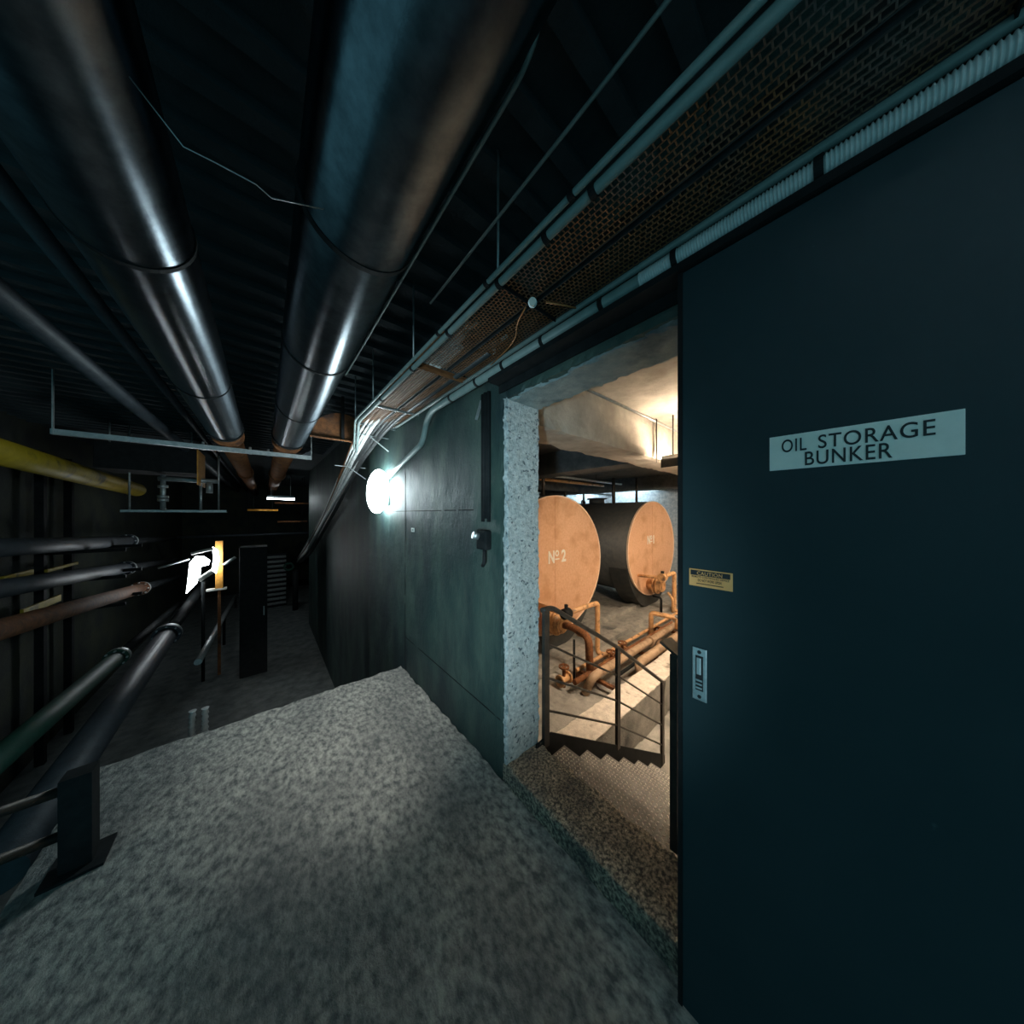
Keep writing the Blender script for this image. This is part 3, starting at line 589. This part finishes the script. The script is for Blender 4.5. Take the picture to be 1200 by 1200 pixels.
# ---------------------------------------------------------------- things on the wall by the doorway
_y = at(475, 640, X=W).y
MB().box(W - .0015, W + .01, _y - .006, _y + .006, LOW, .6).build('wall_joint', 'black', wr)
MB().box(W - .0012, W + .01, 1.62, 3.9, .022, .028).build('wall_joint', 'black', wr)
MB().box(W - .0012, W + .01, JL + .05, _y, -1.21, -1.203).build('wall_joint', 'black', wr)
t = thing('wall_lamp', 'glowing white bulkhead lamp on the tunnel wall', 'light', loc=(W, lp.y, lp.z))
rel(MB().box(W - .04, W + .0, lp.y - .12, lp.y + .12, lp.z - .16, lp.z + .16, .02).build('base', 'pvc', t), t)
rot = Matrix.Rotation(math.radians(32), 3, 'X')
rel(MB().ball((.955, lp.y, lp.z), .10, .22, .25, rot, 28).build('globe', 'globe', t), t)  # globe oversized, the lamp's glare put into its shape
t = thing('switch_drop', 'vertical dark cable channel ending in a switch left of the doorway', 'switch', loc=(W, 1.46, -.16))
for dy, r in ((-.03, .012), (0, .016), (.032, .012)): rel(MB().cyl((W - .016, 1.46 + dy, -.05 + .02 * (dy == 0)), (W - .016, 1.46 + dy, .74), r, 10).build('cable_channel', 'black', t), t)
rel(MB().box(W - .05, W, 1.42, 1.52, -.22, -.10, .012).build('switch_box', 'black', t), t)
rel(MB().cyl((W - .05, 1.49, -.14), (W - .085, 1.50, -.13), .022, 14).build('rotary_knob', 'nickel', t), t)
rel(MB().tube([(W - .03, 1.455, -.22), (W - .035, 1.45, -.30), (W - .03, 1.475, -.32)], .012, 8, .04).build('tail', 'black', t), t)
q = at(484, 621, X=W)
t = thing('wall_tag', 'tiny pale metal tag on the green wall', 'tag', loc=q)
rel(MB().box(W - .004, W, q.y - .035, q.y + .035, q.z - .018, q.z + .018).build('tag_plate', 'sign', t), t); rel(MB().box(W - .006, W - .003, q.y - .02, q.y + .015, q.z - .01, q.z + .01).build('tag_face', 'pvc', t), t)

# ---------------------------------------------------------------- left side of the tunnel
def left_pipe(label, a, b, X, r, m, name='left_pipe', flange=True):
    p0, p1 = at(*a, X=X), at(*b, X=X); p0.x = p1.x = X
    zz = (p0.z + p1.z) / 2
    d = (p1 - p0).normalized(); p0 = p0 - d * 1.5
    t = thing('stack_pipe', label, 'pipe', 'big pipes on the left side', p1)
    rel(MB().tube([p0, p1], r, 24).build('pipe_run', m, t), t)
    if flange:
        rel(MB().cyl(p1, p1 + d * .05, r * 1.35, 24).build('flange', m, t), t); rel(MB().cyl(p1 + d * .06, p1 + d * .11, r * 1.35, 24).build('flange', 'steel', t), t)
        for k in range(8):
            a_ = math.pi * k / 4; o_ = Vector((math.cos(a_), 0, math.sin(a_))) * r * 1.18
            rel(MB().cyl(p1 + o_ - d * .03, p1 + o_ + d * .14, .012, 6).build('bolt', 'steel', t), t)
        rel(MB().tube([p1 + d * .1, p1 + d * 4], r * .7, 16).build('pipe_tail', 'black', t), t)
    return t
left_pipe('yellow lagged pipe high on the left wall', (0, 530), (160, 574), -2.0, .13, 'yellow', flange=False)
left_pipe('blue grey pipe with green glint, top of the left stack', (0, 642), (148, 634), -2.1, .10, 'bluepipe')
left_pipe('blue grey pipe second down in the left stack', (0, 690), (146, 666), -2.0, .095, 'bluepipe')
left_pipe('rust coloured pipe third down in the left stack', (40, 726), (163, 690), -1.9, .10, 'rustdark')
left_pipe('green pipe low on the left below the rust pipe', (30, 862), (135, 772), -1.6, .09, 'greenpipe')
left_pipe('dark pipe beside the green pipe low on the left', (120, 850), (195, 745), -1.2, .12, 'bluepipe')
for i, (px_, py_, X, Y) in enumerate(((143, 650, -2.15, 7.6), (155, 700, -2.1, 8.4))):
    t = thing('pipe_rack', ['near steel rack behind the left pipe stack', 'far steel rack behind the left pipe stack'][i], 'rack', None, (-2.45, Y, LOW))
    rel(MB().box(-2.5, -2.42, Y - .04, Y + .04, LOW, .9).build('upright', 'black', t), t)
    for z in (-.55, -.98, -1.42): rel(MB().box(-2.5, -1.7, Y - .02, Y + .02, z - .05, z).build('arm', 'black', t), t)
for i, (x0_, x1_, y0_, y1_) in enumerate(((5, 40, 667, 682), (56, 92, 658, 671), (28, 72, 704, 714))):
    q0, q1 = at(x0_, y1_, X=-2.3), at(x1_, y0_, X=-2.3)
    MB().box(-2.33, -2.3, q0.y, q1.y, min(q0.z, q1.z), max(q0.z, q1.z), .006).build('pipe_plate', 'yellow', None, label=['yellow green plate between the top pipes at the left edge', 'yellow green plate right of its twin between the top pipes', 'dull yellow plate above the rust pipe'][i], category='plate', group='plates between the left pipes')
# guard post at the platform's left
t = thing('guard_post', 'dark steel guard post standing on the left of the platform', 'post', loc=(-.62, 2.2, FL))
rel(MB().box(-.66, -.575, 2.16, 2.24, FL, -1.13).build('post', 'black', t), t); rel(MB().box(-.70, -.535, 2.12, 2.28, FL, FL + .012).build('base_plate', 'black', t), t)
for z in (-1.19, -1.38): rel(MB().tube([(-.62, 2.2, z), (-2.6, 2.25, z)], .02, 10).build('rail', 'rail', t), t)
# two ribbed hoses rising from the pit just past the platform edge
for i, (px_, yb) in enumerate(((228, 862), (243, 858))):
    q = at(px_, yb, Y=3.1); pts, rad = [], []
    for k in range(60):
        z = LOW + .0 + (q.z + .17 - LOW) * k / 59
        for f in (0, .5): pts.append((q.x + .012 * math.sin(z * 5), q.y, z + f * .03)); rad.append(.014 if f == 0 else .021)
    t = thing('ribbed_hose', ['left one of two ribbed silver hoses behind the platform edge', 'right one of two ribbed silver hoses behind the platform edge'][i], 'hose', 'ribbed hoses at the platform edge', (q.x, q.y, LOW))
    rel(MB().tube(pts, .03, 12, 0, True, rad).build('hose_run', 'steel', t), t)
# hanging duct box with orange end, and the valve set under it
t = thing('duct_box', 'dark duct box with an orange end hanging under the deck', 'duct', loc=(-1.2, 7, .95))
rel(MB().box(-1.75, -.80, 6.6, 7.3, .62, .98, .01).build('duct_body', 'black', t), t); rel(MB().box(-.80, -.785, 6.6, 7.3, .45, 1.0, .004).build('end_plate', 'orange', t), t)
for x in (-1.7, -.9): rel(MB().cyl((x, 6.95, .97), (x, 6.95, CE), .01, 6).build('drop_rod', 'steel', t), t)
t = thing('valve_set', 'silver valve set hanging below the duct box', 'valve', loc=(-1.4, 7, .5))
q = at(191, 560, Y=6.9)
rel(MB().cyl((q.x, 6.9, .05), (q.x, 6.9, .60), .03, 12).build('riser', 'steel', t), t)
for z, r in ((.42, .055), (.26, .06), (.21, .06)): rel(MB().cyl((q.x, 6.9, z - .02), (q.x, 6.9, z + .02), r, 14).build('flange', 'steel', t), t)
rel(MB().tube([(q.x - .05, 6.9, .54), (q.x + .6, 6.9, .54)], .035, 12).build('header', 'steel', t), t)
rel(MB().cyl((q.x + .5, 6.9, .34), (q.x + .5, 6.9, .52), .04, 12).build('float_valve', 'steel', t), t); rel(MB().cyl((q.x + .4, 6.9, .05), (q.x + .4, 6.9, .5), .018, 10).build('drain', 'steel', t), t)
t = thing('cross_channel', 'rust streaked steel channel crossing the tunnel at eye level', 'beam', loc=(-1.6, 7.1, .06))
rel(MB().box(-1.62, -.5, 7.0, 7.15, .02, .026).box(-1.62, -.5, 7.0, 7.008, .02, .06).build('channel', 'steel', t), t)
for x in (-1.55, -.6): rel(MB().cyl((x, 7.07, .02), (x, 7.07, CE), .012, 8).build('drop_rod', 'steel', t), t)
# far batten light, pipes across the tunnel, glowing reflection shape with orange post
t = thing('batten_light', 'distant cool batten light across the tunnel', 'light', loc=(.35, 12, .6))
q0, q1 = at(313, 584, Y=12), at(345, 583, Y=12)
rel(MB().box(q0.x, q1.x, 11.95, 12.05, q0.z + .02, q0.z + .09).build('housing', 'steel', t), t); rel(MB().cyl((q0.x, 12, q0.z), (q1.x, 12, q0.z), .03, 10).build('tube', 'batten', t), t)
for x in (q0.x + .1, q1.x - .1): rel(MB().cyl((x, 12, q0.z), (x, 12, CE), .01, 6).build('drop_rod', 'steel', t), t)
for i, (xa, xb, py_, m, lab) in enumerate(((290, 326, 598, 'orange', 'orange pipe crossing the far tunnel at eye level'), (322, 362, 590, 'rust', 'rusty pipe crossing the far tunnel under the batten light'), (325, 360, 611, 'rust', 'lower rusty pipe crossing the far tunnel'), (285, 345, 625, 'bluepipe', 'dark pipe crossing the far tunnel lowest'))):
    q0, q1 = at(xa, py_, Y=13 + .3 * i), at(xb, py_, Y=13 + .3 * i)
    t = thing('cross_pipe', lab, 'pipe', 'pipes crossing the far tunnel', q0); q0.z = q1.z
    rel(MB().tube([(-2.55, q0.y, q0.z), (1.9, q0.y, q0.z)] if i == 3 else [q0, q1], .035, 12, 0).build('pipe_run', m, t), t)
    for xx in (q0.x + .15, q1.x - .15): rel(MB().cyl((xx, q0.y, q0.z), (xx, q0.y, CE), .008, 6).build('drop_rod', 'black', t), t)
# glowing shape in place of a white reflection on metal
WY = 9.0
t = thing('reflection_glow', 'glowing shape in place of a white reflection down the tunnel', 'light', loc=at(240, 740, Y=WY))
def outline(pp_, y): return [at(x, yy, Y=y) for x, yy in pp_]
rel(MB().poly(outline([(222, 660), (229, 652), (238, 652), (246, 657), (244, 662), (235, 664), (234, 674), (230, 684), (218, 696), (220, 680)], WY), (0, .06, 0)).build('glow_face', 'reflectglow', t), t)
rel(MB().poly(outline([(249, 641), (255, 645), (257, 656), (253, 672), (248, 668), (250, 655)], WY + .05), (0, .06, 0)).build('glow_face', 'reflectglow', t), t)
rel(MB().tube([at(224, 649, Y=WY), at(250, 643, Y=WY)], .03, 10).build('reflection_arm', 'white', t), t)
rel(MB().tube([at(233, 680, Y=WY), at(249, 669, Y=WY)], .05, 10).build('reflection_arm', 'white', t), t)
rel(MB().tube([at(185, 666, Y=WY - .2), at(222, 655, Y=WY)], .018, 8).build('stay', 'steel', t), t)
rel(MB().tube([at(262, 662, Y=WY + .1), at(276, 653, Y=WY + .1)], .03, 8).build('stay', 'steel', t), t)
q = at(238, 690, Y=WY + .1); rel(MB().cyl((q.x, q.y, LOW), (q.x, q.y, q.z + .15), .03, 10).build('stand', 'black', t), t)  # support added to carry the glowing shape
q = at(257, 690, Y=WY + .25)
t = thing('orange_post', 'orange steel post right behind the glowing reflection shape', 'post', loc=(q.x, q.y, LOW))
rel(MB().box(q.x - .06, q.x + .06, q.y - .05, q.y + .05, at(257, 690, Y=WY + .25).z, at(257, 634, Y=WY + .25).z).build('post', 'orange', t), t)
rel(MB().box(q.x - .025, q.x + .025, q.y - .025, q.y + .025, LOW, q.z).build('stem', 'rust', t), t); rel(MB().box(q.x - .2, q.x + .12, q.y - .06, q.y + .06, q.z - .02, q.z + .02).build('shelf', 'white', t), t)
# sloping handrail / duct, cabinet, louvre stack
a, b = at(232, 776, X=-.85), at(276, 698, X=-.85); a.z = max(a.z, LOW + .3)
t = thing('ground_rail', 'low pale steel rail lying along the lower tunnel', 'rail', loc=(a.x, a.y, LOW))
rel(MB().tube([a, b], .05, 12).build('rail_bar', 'steel', t), t)
for k in (.5, 1):
    q = a.lerp(b, k); rel(MB().box(q.x - .03, q.x + .03, q.y - .03, q.y + .03, LOW, q.z).build('foot', 'black', t), t)
t = thing('steel_cabinet', 'tall dark steel cabinet standing in the lower tunnel', 'cabinet', loc=(-.15, 8.9, LOW))
rel(MB().box(-.42, .05, 8.7, 9.2, LOW, -.75, .01).build('body', 'black', t), t); rel(MB().box(-.40, .03, 8.685, 8.70, LOW + .12, -.80, .004).build('cabinet_door', 'black', t), t); rel(MB().box(-.02, 0, 8.665, 8.69, -2.3, -2.1).build('handle', 'steel', t), t)
q0, q1 = at(312, 706, Y=14.5), at(336, 650, Y=14.5)
t = thing('louvre_unit', 'louvred grey unit at the far end of the lower tunnel', 'ventilation unit', loc=((q0.x + q1.x) / 2, 14.5, LOW))
rel(MB().box(q0.x, q1.x, 14.55, 14.9, LOW, q1.z + .05).build('casing', 'black', t), t)
sl = None; nn = 11
for k in range(nn):
    z = LOW + .15 + (q1.z - LOW - .2) * k / (nn - 1)
    if sl is None: sl = MB().box(0, q1.x - q0.x - .04, -.05, .02, -.03, .03, 0, Matrix.Rotation(.5, 4, 'X')).build('slat', 'steel', t); o = sl
    else: o = sl.copy(); C.objects.link(o); o.parent = t
    o.location = Vector((q0.x + .02, 14.52, z)) - Vector(t.location)
t = thing('far_figure_pipe', 'dark upright valve post by the far wall end', 'valve', loc=at(345, 704, Y=13.6))
q = at(346, 704, Y=13.6); rel(MB().cyl((q.x, q.y, LOW), (q.x, q.y, at(346, 668, Y=13.6).z), .09, 14).build('post', 'black', t), t); rel(MB().ring((q.x - .2, q.y - .1, at(334, 664, Y=13.6).z), (0, 1, .2), .1, .16, .05, 20).build('hand_wheel', 'greenpipe', t), t)
